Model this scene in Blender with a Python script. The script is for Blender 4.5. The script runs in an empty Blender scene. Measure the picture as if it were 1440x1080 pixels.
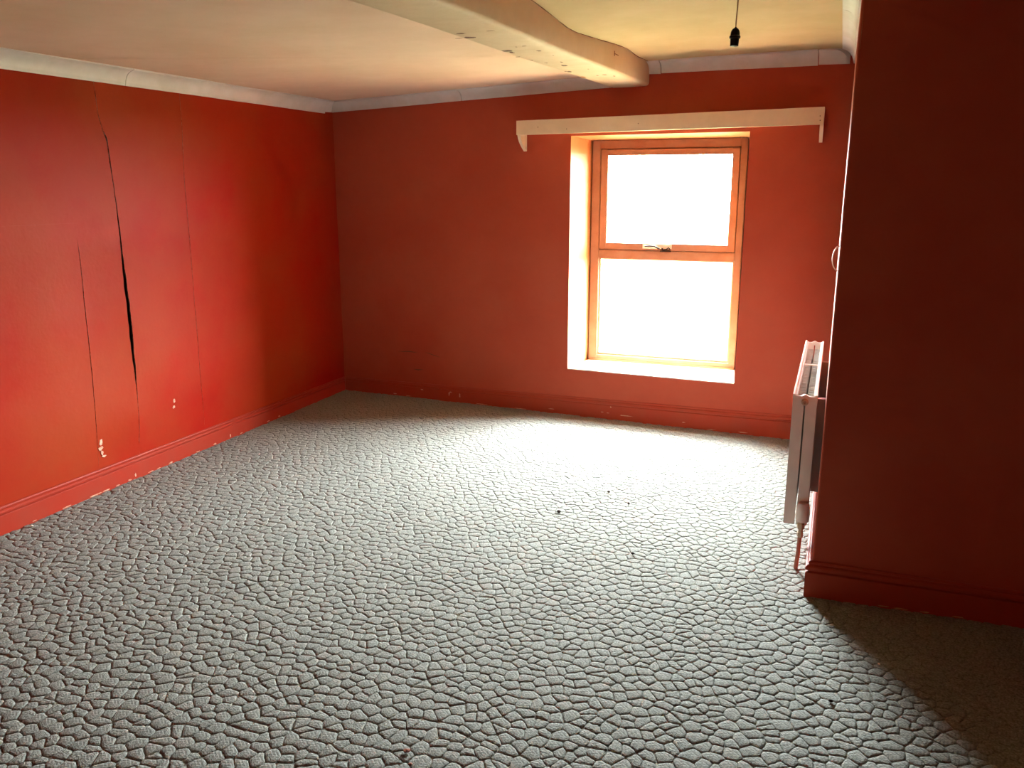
import bpy, bmesh, math, random
from mathutils import Vector, Matrix, noise

random.seed(7)
scene = bpy.context.scene
COL = scene.collection

# ------------------------------------------------------------------ camera
cam_d = bpy.data.cameras.new('camera')
cam_d.sensor_width = 36.0
cam_d.lens = 36.0 * 1170.0 / 1440.0
cam_d.clip_start = 0.05
cam_d.clip_end = 400
cam = bpy.data.objects.new('camera', cam_d)
cam.location = (0, 0, 1.5)
cam.rotation_euler = (math.radians(90 - 13.227), 0, math.radians(20.443))
COL.objects.link(cam)
scene.camera = cam

# ------------------------------------------------------------------ sky, light, exposure
SKY = 30.0
world = bpy.data.worlds.new('overcast_sky')
scene.world = world
world.use_nodes = True
bg = world.node_tree.nodes['Background']
bg.inputs[0].default_value = (0.94, 0.97, 1.0, 1)
bg.inputs[1].default_value = SKY

sun_d = bpy.data.lights.new('hazy_sun', 'SUN')               # sun behind thin cloud, high and to the right
sun_d.energy = 1.2
sun_d.angle = math.radians(28)
sun_d.color = (1.0, 0.97, 0.92)
sun = bpy.data.objects.new('hazy_sun', sun_d)
sun.rotation_euler = Vector((-0.22, -0.62, -0.75)).to_track_quat('-Z', 'Y').to_euler()
sun.location = (2, 12, 9)
COL.objects.link(sun)

portal_d = bpy.data.lights.new('window_portal', 'AREA')      # guides sky sampling through the window opening
portal_d.shape = 'RECTANGLE'
portal_d.size = 1.16
portal_d.size_y = 1.56
portal_d.cycles.is_portal = True
portal = bpy.data.objects.new('window_portal', portal_d)
portal.location = (-1.01, 5.74, 1.07)
portal.rotation_euler = (math.radians(-90), 0, 0)
COL.objects.link(portal)

vs = scene.view_settings
vs.view_transform = 'Standard'
vs.look = 'None'
vs.gamma = 1.0
vs.use_curve_mapping = False
vs.exposure = 2.95
try:
    scene.cycles.max_bounces = 12
    scene.cycles.diffuse_bounces = 7
    scene.cycles.adaptive_threshold = 0.02
    scene.cycles.glossy_bounces = 3
    scene.cycles.transmission_bounces = 6
    scene.cycles.sample_clamp_indirect = 8.0
except Exception:
    pass


# ------------------------------------------------------------------ helpers
def tag(o, label=None, cat=None, group=None, kind=None):
    if label: o['label'] = label
    if cat: o['category'] = cat
    if group: o['group'] = group
    if kind: o['kind'] = kind
    return o


def mesh_obj(name, verts, faces, mat=None, parent=None, smooth=False, mats=None, mi=None):
    me = bpy.data.meshes.new(name)
    me.from_pydata([tuple(v) for v in verts], [], faces)
    for m in (mats or ([mat] if mat else [])):
        me.materials.append(m)
    if mi:
        for p, i in zip(me.polygons, mi): p.material_index = i
    if smooth:
        for p in me.polygons: p.use_smooth = True
    me.update()
    o = bpy.data.objects.new(name, me)
    COL.objects.link(o)
    if parent: o.parent = parent
    return o


class MB:
    """collects shapes for one mesh"""
    def __init__(self):
        self.v = []; self.f = []
    def add(self, vs_, fs_):
        b = len(self.v)
        self.v += [Vector(v) for v in vs_]
        self.f += [tuple(i + b for i in f) for f in fs_]
    def box(self, x0, x1, y0, y1, z0, z1):
        self.add([(x0, y0, z0), (x1, y0, z0), (x1, y1, z0), (x0, y1, z0),
                  (x0, y0, z1), (x1, y0, z1), (x1, y1, z1), (x0, y1, z1)],
                 [(0, 3, 2, 1), (4, 5, 6, 7), (0, 1, 5, 4), (1, 2, 6, 5), (2, 3, 7, 6), (3, 0, 4, 7)])
    def tube(self, pts, r, n=10, cap=True):
        pts = [Vector(p) for p in pts]
        rs = r if isinstance(r, (list, tuple)) else [r] * len(pts)
        b = len(self.v)
        up0 = None
        for i, p in enumerate(pts):
            d = (pts[min(i + 1, len(pts) - 1)] - pts[max(i - 1, 0)]).normalized()
            a = d.orthogonal().normalized() if up0 is None else (up0 - d * up0.dot(d)).normalized()
            up0 = a
            c = d.cross(a)
            for k in range(n):
                t = 2 * math.pi * k / n
                self.v.append(p + (a * math.cos(t) + c * math.sin(t)) * rs[i])
        for i in range(len(pts) - 1):
            for k in range(n):
                k2 = (k + 1) % n
                self.f.append((b + i * n + k, b + i * n + k2, b + (i + 1) * n + k2, b + (i + 1) * n + k))
        if cap:
            self.f.append(tuple(b + k for k in reversed(range(n))))
            self.f.append(tuple(b + (len(pts) - 1) * n + k for k in range(n)))
    def lathe(self, c, axis, prof, n=20):
        """prof: (radius, distance along axis)"""
        axis = Vector(axis).normalized(); c = Vector(c)
        self.tube_prof([c + axis * h for r, h in prof], [max(r, 1e-4) for r, h in prof], axis, n)
    def tube_prof(self, pts, rs, axis, n):
        a = axis.orthogonal().normalized(); cc = axis.cross(a); b = len(self.v)
        for p, r in zip(pts, rs):
            for k in range(n):
                t = 2 * math.pi * k / n
                self.v.append(p + (a * math.cos(t) + cc * math.sin(t)) * r)
        for i in range(len(pts) - 1):
            for k in range(n):
                k2 = (k + 1) % n
                self.f.append((b + i * n + k, b + i * n + k2, b + (i + 1) * n + k2, b + (i + 1) * n + k))
        self.f.append(tuple(b + k for k in reversed(range(n))))
        self.f.append(tuple(b + (len(pts) - 1) * n + k for k in range(n)))
    def build(self, name, mat, parent=None, smooth=False, bevel=0):
        o = mesh_obj(name, self.v, self.f, mat, parent, False)
        bm = bmesh.new(); bm.from_mesh(o.data)
        bmesh.ops.recalc_face_normals(bm, faces=bm.faces)
        if bevel:
            bmesh.ops.bevel(bm, geom=list(bm.edges), offset=bevel, segments=2, affect='EDGES', clamp_overlap=True)
        bm.to_mesh(o.data); bm.free()
        if smooth:
            for p in o.data.polygons: p.use_smooth = True
            try: o.data.set_sharp_from_angle(angle=math.radians(40))
            except Exception: pass
        return o


def nz(x, y, z=0.0, s=1.0, seed=0.0):
    return noise.noise(Vector((x * s + seed, y * s - seed * 1.7, z * s + seed * .3)))


def lerp(a, b, t): return a + (b - a) * t


def poly(tbl, t):
    """piecewise linear lookup, tbl of (key, value) rising in key"""
    if t <= tbl[0][0]: return tbl[0][1]
    for (a, va), (b, vb) in zip(tbl, tbl[1:]):
        if t <= b: return va + (vb - va) * (t - a) / (b - a)
    return tbl[-1][1]


# ------------------------------------------------------------------ materials
def mat(name, col, rough=0.6, spec=0.5, var=None, vscale=3.0, vdetail=5.0, bump=None, metal=0.0, vlo=.35, vhi=.65, sheen=0.0):
    """var: second colour mixed in by noise; bump: list of (scale, strength, distance)"""
    m = bpy.data.materials.new(name); m.use_nodes = True
    nt = m.node_tree; N = nt.nodes; L = nt.links
    b = N['Principled BSDF']
    b.inputs['Base Color'].default_value = (*col, 1)
    b.inputs['Roughness'].default_value = rough
    b.inputs['Specular IOR Level'].default_value = spec
    b.inputs['Metallic'].default_value = metal
    if sheen:
        b.inputs['Sheen Weight'].default_value = sheen
    tc = N.new('ShaderNodeTexCoord')
    if var:
        t = N.new('ShaderNodeTexNoise')
        t.inputs['Scale'].default_value = vscale
        t.inputs['Detail'].default_value = vdetail
        t.inputs['Roughness'].default_value = 0.6
        L.new(tc.outputs['Object'], t.inputs['Vector'])
        r = N.new('ShaderNodeMapRange')
        r.inputs[1].default_value = vlo; r.inputs[2].default_value = vhi
        L.new(t.outputs['Fac'], r.inputs[0])
        mx = N.new('ShaderNodeMix'); mx.data_type = 'RGBA'
        mx.inputs[6].default_value = (*col, 1); mx.inputs[7].default_value = (*var, 1)
        L.new(r.outputs[0], mx.inputs[0])
        L.new(mx.outputs[2], b.inputs['Base Color'])
    prev = None
    for (s, st, d) in (bump or []):
        t = N.new('ShaderNodeTexNoise')
        t.inputs['Scale'].default_value = s; t.inputs['Detail'].default_value = 4
        L.new(tc.outputs['Object'], t.inputs['Vector'])
        bn = N.new('ShaderNodeBump')
        bn.inputs['Strength'].default_value = st; bn.inputs['Distance'].default_value = d
        L.new(t.outputs['Fac'], bn.inputs['Height'])
        if prev: L.new(prev.outputs[0], bn.inputs['Normal'])
        prev = bn
    if prev: L.new(prev.outputs[0], b.inputs['Normal'])
    return m


M = {}
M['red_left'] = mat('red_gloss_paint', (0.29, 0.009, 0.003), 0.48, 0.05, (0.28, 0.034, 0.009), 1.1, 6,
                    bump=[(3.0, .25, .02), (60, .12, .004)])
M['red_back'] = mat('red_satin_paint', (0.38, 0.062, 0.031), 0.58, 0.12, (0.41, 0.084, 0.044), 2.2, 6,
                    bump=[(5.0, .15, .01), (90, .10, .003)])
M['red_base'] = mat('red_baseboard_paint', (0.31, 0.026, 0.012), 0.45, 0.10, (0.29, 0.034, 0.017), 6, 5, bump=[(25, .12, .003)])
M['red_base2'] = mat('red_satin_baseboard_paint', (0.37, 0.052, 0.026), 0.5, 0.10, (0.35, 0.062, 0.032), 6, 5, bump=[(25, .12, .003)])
M['white_cornice'] = mat('cornice_paint', (0.60, 0.58, 0.55), 0.45, 0.4, (0.52, 0.50, 0.45), 7, 5, bump=[(40, .1, .003)])
M['ceiling'] = mat('ceiling_distemper', (0.50, 0.39, 0.22), 0.85, 0.1, (0.44, 0.34, 0.175), 2.5, 7,
                   bump=[(4, .2, .01), (140, .25, .003)])
M['ceiling_bounce'] = mat('ceiling_distemper_red_bounce', (0.66, 0.50, 0.37), 0.85, 0.15, (0.60, 0.44, 0.31), 2.5, 7,  # pink bounce off the red walls is put into this ceiling colour
                   bump=[(4, .2, .01), (140, .25, .003)])
M['beam'] = mat('beam_cream_paint', (0.58, 0.47, 0.31), 0.6, 0.15, (0.52, 0.41, 0.26), 5, 6, bump=[(9, .3, .01), (70, .15, .003)])
M['reveal'] = mat('reveal_peach_paint', (0.36, 0.145, 0.05), 0.55, 0.2, (0.40, 0.17, 0.065), 5, 5, bump=[(20, .1, .004)])
M['sill'] = mat('sill_cream_gloss', (0.60, 0.50, 0.38), 0.35, 0.5, (0.54, 0.44, 0.32), 9, 5)
M['frame'] = mat('window_frame_paint', (0.34, 0.16, 0.095), 0.45, 0.3, (0.30, 0.13, 0.07), 12, 5)
M['pelmet'] = mat('pelmet_cream_paint', (0.72, 0.60, 0.42), 0.45, 0.3, (0.66, 0.54, 0.37), 8, 5, bump=[(30, .1, .003)])
M['chip'] = mat('bare_pale_undercoat', (0.60, 0.42, 0.30), 0.8, 0.2, (0.50, 0.22, 0.14), 60, 3)
M['flake'] = mat('exposed_dark_timber', (0.10, 0.055, 0.035), 0.8, 0.2, (0.18, 0.11, 0.08), 60, 3)
M['plaster'] = mat('bare_tan_plaster', (0.50, 0.33, 0.16), 0.9, 0.1, (0.40, 0.24, 0.10), 60, 3)
M['void'] = mat('shaded_cavity_backing', (0.030, 0.018, 0.012), 0.95, 0.05)  # near-black colour stands in for the shade inside the wall crack
M['seam'] = mat('dark_crack_line', (0.16, 0.07, 0.04), 0.9, 0.1)  # even dark brown for cracks and joint lines
M['torn'] = mat('torn_paper_edge', (0.50, 0.30, 0.22), 0.9, 0.1, (0.20, 0.05, 0.03), 50, 4)
M['carpet'] = mat('grey_green_carpet_pile', (0.15, 0.163, 0.145), 0.95, 0.12, (0.31, 0.325, 0.295), 130, 4, vlo=.36, vhi=.64,
                  bump=[(170, .9, .004)])
M['floor'] = mat('floor_boards_under', (0.2, 0.15, 0.1), 0.8)
M['rad'] = mat('radiator_white_enamel', (0.82, 0.79, 0.74), 0.28, 0.5, (0.77, 0.73, 0.67), 10, 3)
M['fin'] = mat('convector_fin_steel', (0.55, 0.53, 0.50), 0.5, 0.5)
M['plastic_white'] = mat('valve_cap_plastic', (0.78, 0.72, 0.66), 0.35, 0.5)
M['brass'] = mat('brass_fitting', (0.50, 0.39, 0.27), 0.4, 0.4, metal=0.2)
M['pipe'] = mat('painted_copper_pipe', (0.42, 0.11, 0.06), 0.4, 0.5, (0.36, 0.14, 0.08), 30, 3)
M['bakelite'] = mat('black_bakelite', (0.010, 0.008, 0.007), 0.6, 0.1)
M['flex'] = mat('brown_twisted_flex', (0.20, 0.11, 0.04), 0.6, 0.3)
M['iron'] = mat('dark_iron_catch', (0.02, 0.010, 0.008), 0.6, 0.2)
M['rubber'] = mat('glazing_bead', (0.42, 0.22, 0.11), 0.5)
M['hook'] = mat('pale_painted_wire', (0.82, 0.72, 0.60), 0.4, 0.5)
M['ground'] = mat('field_grass', (0.07, 0.085, 0.04), 0.9, 0.1, (0.05, 0.065, 0.03), .6, 5)
M['stone'] = mat('outer_wall_render', (0.55, 0.53, 0.48), 0.9, 0.2, (0.48, 0.46, 0.42), 3, 5)
M['debris_dark'] = mat('dark_crumb', (0.03, 0.02, 0.015), 0.9, 0.1)
M['debris_brown'] = mat('brown_leaf_scrap', (0.30, 0.10, 0.05), 0.8, 0.2, (0.12, 0.03, 0.02), 90, 3)
M['debris_white'] = mat('white_plaster_crumb', (0.80, 0.77, 0.70), 0.9, 0.1)

glass = bpy.data.materials.new('window_glass'); glass.use_nodes = True
gt = glass.node_tree
for n_ in list(gt.nodes): gt.nodes.remove(n_)
go = gt.nodes.new('ShaderNodeOutputMaterial'); gm = gt.nodes.new('ShaderNodeMixShader')
g1 = gt.nodes.new('ShaderNodeBsdfTransparent'); g2 = gt.nodes.new('ShaderNodeBsdfGlossy')
g1.inputs[0].default_value = (0.95, 0.97, 0.96, 1)
g2.inputs['Roughness'].default_value = 0.02
gm.inputs[0].default_value = 0.035
gt.links.new(g1.outputs[0], gm.inputs[1])
gt.links.new(g2.outputs[0], gm.inputs[2]); gt.links.new(gm.outputs[0], go.inputs[0])
M['glass'] = glass

# ------------------------------------------------------------------ room plan (metres)
def xl(y): return -3.374 + (5.375 - y) * 0.0116          # left wall line
def yb(x): return 5.375 - (x + 3.374) * 0.0549           # window wall line
def xr(y): return 0.046 + (y - 3.104) * 0.0118           # radiator wall line
def yn(x): return 3.104 + (x - 0.050) * 0.0288           # dark return wall line
REAR, FAR = -1.7, 2.3
TOP = 2.42

def z_left(x, y):
    u = (x + 3.35) / 2.0
    v = max(0.0, min(1.0, (y - 2.75) / 2.6))
    return lerp(lerp(2.066, 2.125, u), lerp(2.095, 2.170, u), v) + .004 * nz(x, y, 0, 1.3, 3)

WAVE = [(-2, 2.255), (3.474, 2.251), (3.556, 2.242), (3.689, 2.229), (3.859, 2.210), (3.977, 2.207), (4.192, 2.218),
        (4.406, 2.230), (4.568, 2.240), (4.767, 2.247), (4.971, 2.233), (5.221, 2.235), (5.4, 2.235)]
def beam_r(y): return -1.075 + (y - 5.25) * 0.0765       # right face of the beam
def beam_l(y): return -1.311 + (y - 5.25) * 0.0860       # left lower edge
def z_right(x, y):
    w = max(0.0, 1.0 - (x - beam_r(y)) / 0.30)
    w = min(1.0, w); w = w * w * (3 - 2 * w)
    return lerp(2.240 + .004 * nz(x, y, 0, 1.6, 9), poly(WAVE, y), w)


def grid(name, fx, nu, nv, material, parent=None, smooth=True, flip=False):
    """fx(u, v) -> point for u, v in 0..1"""
    vs_ = [fx(i / nu, j / nv) for j in range(nv + 1) for i in range(nu + 1)]
    fs_ = []
    for j in range(nv):
        for i in range(nu):
            a = j * (nu + 1) + i
            q = (a, a + 1, a + nu + 2, a + nu + 1)
            fs_.append(q[::-1] if flip else q)
    return mesh_obj(name, vs_, fs_, material, parent, smooth)


# floor slab under the carpet
mb = MB(); mb.box(-3.7, FAR + .2, REAR - .2, 5.78, -0.20, -0.012)
tag(mb.build('floor', M['floor']), 'floor slab hidden under the fitted carpet', kind='structure')

# ceilings: the lower one left of the beam, the higher one right of it
o = grid('ceiling', lambda u, v: (lambda x, y: (x, y, z_left(x, y)))(lerp(-3.42, beam_l(lerp(REAR, 5.42, v)) + .05, u), lerp(REAR, 5.42, v)),
         36, 70, M['ceiling_bounce'], flip=True)
tag(o, 'low cream ceiling sagging left of the beam', kind='structure')
cl = o
o = grid('ceiling', lambda u, v: (lambda x, y: (x, y, z_right(x, y)))(lerp(beam_r(lerp(REAR, 5.42, v)) - .03, FAR, u ** 1.6), lerp(REAR, 5.42, v)),
         50, 110, M['ceiling'], flip=True)
tag(o, 'cream ceiling right of the beam, over the lamp holder', kind='structure')
# faint raised seam where two ceiling boards meet (left ceiling)
mb = MB(); pr_ = []
for i in range(31):
    t = i / 30
    x = lerp(-3.25, -1.62, t); y = lerp(3.05, 4.05, t) + .01 * nz(x, 0, 0, 4)
    pr_.append((x, y))
for (x0, y0), (x1, y1) in zip(pr_, pr_[1:]):
    mb.add([(x0, y0, z_left(x0, y0) - .0005), (x1, y1, z_left(x1, y1) - .0005), (x1, y1 + .03, z_left(x1, y1 + .03) - .0035), (x0, y0 + .03, z_left(x0, y0 + .03) - .0035),
            (x0, y0 + .09, z_left(x0, y0 + .09) - .0005), (x1, y1 + .09, z_left(x1, y1 + .09) - .0005)],
           [(0, 1, 2, 3), (3, 2, 5, 4)])
mb.build('ceiling_board_joint', M['ceiling_bounce'], cl, smooth=True)

# roof slab closes the top
mb = MB(); mb.box(-3.7, FAR + .2, REAR - .2, 5.78, TOP, TOP + .1)
tag(mb.build('ceiling', M['stone']), 'slab above the plaster ceilings', kind='structure')

# ------------------------------------------------------------------ window wall with splayed opening
OX0, OX1, OZ0, OZ1 = -1.567, -0.466, 0.317, 1.823       # opening in the room face
IX0, IX1, IZ0, IZ1 = -1.512, -0.505, 0.317, 1.812       # opening at the frame
YF, YO = 5.66, 5.78                                     # frame face, outer wall face
xs = [-3.60] + [lerp(-3.37, OX0, t / 14) for t in range(15)] + [lerp(OX0, OX1, t / 8) for t in range(1, 9)] + [lerp(OX1, .25, t / 6) for t in range(1, 7)]
zs = [-.15, .0] + [lerp(.0, OZ0, t / 3) for t in range(1, 4)] + [lerp(OZ0, OZ1, t / 10) for t in range(1, 11)] + [2.0, 2.2, TOP]
V = []; F_ = []; MI = []
nx_ = len(xs)
for z in zs:
    for x in xs:
        edge = min(abs(x - OX0), abs(x - OX1)) < 1e-6 or min(abs(z - OZ0), abs(z - OZ1)) < 1e-6
        V.append((x, yb(x) + (0 if edge else .004 * nz(x, 0, z, 1.7, 5)), z))
for j in range(len(zs) - 1):
    for i in range(nx_ - 1):
        xm = (xs[i] + xs[i + 1]) / 2; zm = (zs[j] + zs[j + 1]) / 2
        if OX0 < xm < OX1 and OZ0 < zm < OZ1: continue
        a = j * nx_ + i
        F_.append((a, a + 1, a + nx_ + 1, a + nx_)); MI.append(0)
b = len(V)
ring = [(OX0, OZ0), (OX1, OZ0), (OX1, OZ1), (OX0, OZ1)]
ring2 = [(IX0, IZ0), (IX1, IZ0), (IX1, IZ1), (IX0, IZ1)]
V += [(x, yb(x), z) for x, z in ring] + [(x, YF, z) for x, z in ring2] + [(x, YO, z) for x, z in ring2]
for k in range(4):
    k2 = (k + 1) % 4
    F_.append((b + k, b + 4 + k, b + 4 + k2, b + k2)); MI.append(1)
    F_.append((b + 4 + k, b + 8 + k, b + 8 + k2, b + 4 + k2)); MI.append(1)
# outer face
b = len(V)
V += [(-3.7, YO, -.2), (.3, YO, -.2), (.3, YO, TOP), (-3.7, YO, TOP)]
for k in range(4):
    k2 = (k + 1) % 4
    F_.append((b + k, b + k2, b - 4 + k2, b - 4 + k)); MI.append(2)
wall_back = mesh_obj('wall_back', V, F_, mats=[M['red_back'], M['reveal'], M['stone']], mi=MI, smooth=False)
tag(wall_back, 'red painted wall around the deep window opening', kind='structure')

# cracks and a bruise in the plaster low on the window wall
def ribbon(pts, w, material, name, parent, place):
    """thin tapering strip lying on a surface; place(a, b) -> point"""
    mb_ = MB(); n = len(pts)
    for i in range(n - 1):
        (a0, b0), (a1, b1) = pts[i], pts[i + 1]
        w0 = w * math.sin(math.pi * (i + .15) / (n - .7)); w1 = w * math.sin(math.pi * (i + 1.15) / (n - .7))
        dx, dy = a1 - a0, b1 - b0; l = math.hypot(dx, dy) or 1; px_, py_ = -dy / l, dx / l
        mb_.add([place(a0 - px_ * w0, b0 - py_ * w0), place(a1 - px_ * w1, b1 - py_ * w1),
                 place(a1 + px_ * w1, b1 + py_ * w1), place(a0 + px_ * w0, b0 + py_ * w0)], [(0, 1, 2, 3)])
    return mb_.build(name, material, parent)

on_back = lambda x, z: (x, yb(x) - .0065, z)
ribbon([(-2.888, .333), (-2.84, .336), (-2.797, .340), (-2.75, .338), (-2.719, .341)], .0035, M['seam'], 'plaster_crack', wall_back, on_back)
ribbon([(-2.66, .345), (-2.625, .338), (-2.579, .326), (-2.533, .316)], .0025, M['seam'], 'plaster_crack', wall_back, on_back)
ribbon([(-2.76, .212), (-2.72, .209), (-2.68, .214)], .004, M['seam'], 'plaster_crack', wall_back, on_back)

# ------------------------------------------------------------------ left wall: backing and loose papered sheets
mb = MB()
mb.add([(xl(REAR) - .035, REAR, -.15), (xl(5.45) - .035, 5.45, -.15), (xl(5.45) - .035, 5.45, TOP), (xl(REAR) - .035, REAR, TOP)], [(0, 1, 2, 3)])
mb.add([(-3.7, REAR - .2, -.2), (-3.7, 5.78, -.2), (-3.7, 5.78, TOP), (-3.7, REAR - .2, TOP)], [(3, 2, 1, 0)])
wall_left = mesh_obj('wall_left', mb.v, mb.f, M['void'])
tag(wall_left, 'long red wall papered in loose sheets', kind='structure')

crackL = [(0.182, 3.285), (.267, 3.292), (.441, 3.296), (.596, 3.288), (.804, 3.282), (1.024, 3.280), (1.273, 3.287), (1.431, 3.291), (1.62, 3.281), (1.737, 3.276), (1.78, 3.258), (1.835, 3.2455), (2.006, 3.2395), (2.3, 3.239)]
crackR = [(0.182, 3.286), (.267, 3.299), (.441, 3.311), (.596, 3.321), (.804, 3.325), (1.024, 3.322), (1.273, 3.310), (1.431, 3.302), (1.62, 3.292), (1.737, 3.285), (1.78, 3.265), (1.835, 3.2495), (2.006, 3.2415), (2.3, 3.240)]
seamV = [(0.0, 3.005), (.195, 3.011), (.342, 3.018), (.629, 3.033), (.877, 3.034), (1.151, 3.040), (1.319, 3.036)]
seam2 = [(0.0, 3.797), (.172, 3.799), (.431, 3.795), (.806, 3.800), (1.208, 3.805), (1.519, 3.799), (1.822, 3.822), (2.3, 3.83)]
ZH = 1.320

def sheet(name, yL, yR, z0, z1, off, nu, nv, jag=(0, 0)):
    """a papered board between two edge lines; off(y, z) is its stand-off from the wall line"""
    V = []; F_ = []
    for j in range(nv + 1):
        z = lerp(z0, z1, j / nv)
        a, b_ = yL(z), yR(z)
        a += jag[0] * nz(0, 0, z, 26, 2); b_ += jag[1] * nz(0, 0, z, 26, 8)
        for i in range(nu + 1):
            y = lerp(a, b_, i / nu)
            k = min(1.0, max(0.0, (z - .14) / .22)); k = k * k * (3 - 2 * k)
            V.append((xl(y) + .001 + (off(y, z) - .001) * lerp(.25, 1.0, k), y, z))
    W = nu + 1
    for j in range(nv):
        for i in range(nu):
            q = j * W + i
            F_.append((q, q + W, q + W + 1, q + 1))
    nf = len(F_)
    loop = [i for i in range(W)] + [j * W + nu for j in range(1, nv + 1)] + [nv * W + i for i in range(nu - 1, -1, -1)] + [j * W for j in range(nv - 1, 0, -1)]
    b0 = len(V); n = len(loop)
    V += [V[k] for k in loop]
    for k in loop:
        p = V[k]; V.append((p[0] - .006, p[1], p[2]))
    for k in range(n):
        k2 = (k + 1) % n
        F_.append((b0 + k, b0 + k2, b0 + n + k2, b0 + n + k))
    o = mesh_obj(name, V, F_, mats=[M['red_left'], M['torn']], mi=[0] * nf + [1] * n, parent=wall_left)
    for i, p in enumerate(o.data.polygons): p.use_smooth = i < nf
    o.data.flip_normals()
    return o

def und(y, z, amp=.005, seed=0):
    return amp * nz(0, y, z, 1.5, 4 + seed) + amp * .5 * nz(0, y, z, 3.6, 11 + seed)
def lift(y, z, yc, w, amp, zc, hw):
    d = abs(y - yc) / w
    return amp * max(0, 1 - d) ** 2 * math.exp(-((z - zc) / hw) ** 2)

oA = lambda y, z: .0040 + und(y, z) + lift(y, z, 3.285, .30, .016, .95, .55)
oB = lambda y, z: .0054 + und(y, z) + lift(y, z, 3.285, .30, .016, .95, .55)
oC = lambda y, z: .0040 + .0030 * min(1, max(0, (ZH - z) / .12)) + und(y, z) + lift(y, z, 3.285, .30, .016, .95, .55) + lift(y, z, 3.03, .05, .0012, .8, .4)
oD = lambda y, z: .0040 + und(y, z) + lift(y, z, 3.31, .18, -.003, .9, .6) + 0
oE = lambda y, z: .0052 + und(y, z)
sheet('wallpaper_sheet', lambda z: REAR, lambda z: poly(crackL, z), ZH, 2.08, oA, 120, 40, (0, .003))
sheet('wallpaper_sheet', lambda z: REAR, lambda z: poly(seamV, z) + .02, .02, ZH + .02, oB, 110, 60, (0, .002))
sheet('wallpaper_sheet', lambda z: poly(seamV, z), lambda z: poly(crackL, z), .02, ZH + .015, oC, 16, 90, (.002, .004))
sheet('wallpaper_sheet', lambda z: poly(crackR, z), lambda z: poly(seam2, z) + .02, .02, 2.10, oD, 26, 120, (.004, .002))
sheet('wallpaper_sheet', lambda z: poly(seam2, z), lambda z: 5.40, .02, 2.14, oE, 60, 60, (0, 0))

# ------------------------------------------------------------------ radiator wall, dark return wall, and the rest of the room
r = 0.008
mb = MB()
arc = []
for k in range(7):
    t = math.radians(90 * k / 6)
    arc.append((xr(3.104) + r - r * math.cos(t), yn(.046) + r - r * math.sin(t)))
prof = [(xr(5.30), 5.30)] + [(xr(lerp(5.2, 3.2, t / 10)), lerp(5.2, 3.2, t / 10)) for t in range(11)] + arc
zz = [-.15] + [lerp(0, 2.2, t / 22) for t in range(23)] + [TOP]
for z in zz:
    for (x, y) in prof:
        mb.v.append(Vector((x + .0015 * nz(0, y, z, 6, 2) * (1 if z > 0 else 0), y, z)))
n = len(prof)
for j in range(len(zz) - 1):
    for i in range(n - 1):
        mb.f.append((j * n + i, j * n + i + 1, (j + 1) * n + i + 1, (j + 1) * n + i))
wall_right = mesh_obj('wall_right', mb.v, mb.f, M['red_back'], smooth=True)
tag(wall_right, 'narrow red side wall that the radiator hangs on', kind='structure')
x0 = arc[-1][0]
o = grid('wall_return', lambda u, v: (lerp(x0, FAR, u), yn(lerp(x0, FAR, u)) + .003 * nz(u * 2, 0, v * 2, 2) * (1 if u > 0 else 0), lerp(-.15, TOP, v)), 40, 30, M['red_back'], smooth=True)
tag(o, 'shadowed red wall facing the room on the right', kind='structure')
wall_return = o
mb = MB(); mb.add([(FAR, REAR, -.15), (FAR, 3.3, -.15), (FAR, 3.3, TOP), (FAR, REAR, TOP)], [(0, 1, 2, 3)])
tag(mesh_obj('wall_far_right', mb.v, mb.f, M['red_back']), 'red wall out of view on the right', kind='structure')
mb = MB(); mb.add([(-3.6, REAR, -.15), (FAR + .2, REAR, -.15), (FAR + .2, REAR, TOP), (-3.6, REAR, TOP)], [(0, 1, 2, 3)])
tag(mesh_obj('wall_rear', mb.v, mb.f, M['red_back']), 'red wall behind the viewer', kind='structure')
# solid core behind the return and radiator wall so that no sky shows
mb = MB(); mb.box(.12, FAR + .2, 3.25, 5.78, -.2, TOP)
tag(mb.build('wall_core', M['stone']), 'masonry inside the projecting wall', kind='structure')

# ------------------------------------------------------------------ baseboards
BB = [(0, 0), (.020, 0), (.020, .68), (.018, .70), (.0115, .715), (.0115, .745), (.0195, .76), (.0215, .80), (.0205, .85), (.016, .885), (.0095, .90), (.0095, .93), (.0125, .945), (.010, .985), (.006, 1.0), (0, 1.0)]

def baseboard(name, P, Q, nrm, h0, h1, e0=0.0, e1=0.0, seg=60, label='', k_=1.0, mk='red_base'):
    """P, Q floor points; nrm into the room; e0/e1: how the ends run with the profile depth (mitres)"""
    P, Q, nrm = Vector(P), Vector(Q), Vector(nrm)
    d = (Q - P); Ln = d.length; d.normalize()
    V = []; F_ = []; n = len(BB)
    for s in range(seg + 1):
        t = s / seg
        h = lerp(h0, h1, t)
        for (dd, zf) in BB:
            dd *= k_
            sh = -e0 * dd * (1 - t) + e1 * dd * t
            p = P + d * (Ln * t + sh) + nrm * (dd + (.0012 * nz(Ln * t, zf, 0, 5, 3) if dd > 0 else 0))
            z = h * zf if zf > 0 else -.012
            V.append((p.x, p.y, z))
    for s in range(seg):
        for k in range(n - 1):
            F_.append((s * n + k, (s + 1) * n + k, (s + 1) * n + k + 1, s * n + k + 1))
    F_.append(tuple(range(n))); F_.append(tuple(seg * n + k for k in reversed(range(n))))
    o = mesh_obj(name, V, F_, M[mk])
    bm = bmesh.new(); bm.from_mesh(o.data); bmesh.ops.recalc_face_normals(bm, faces=bm.faces); bm.to_mesh(o.data); bm.free()
    tag(o, label, kind='structure')
    return o

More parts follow.
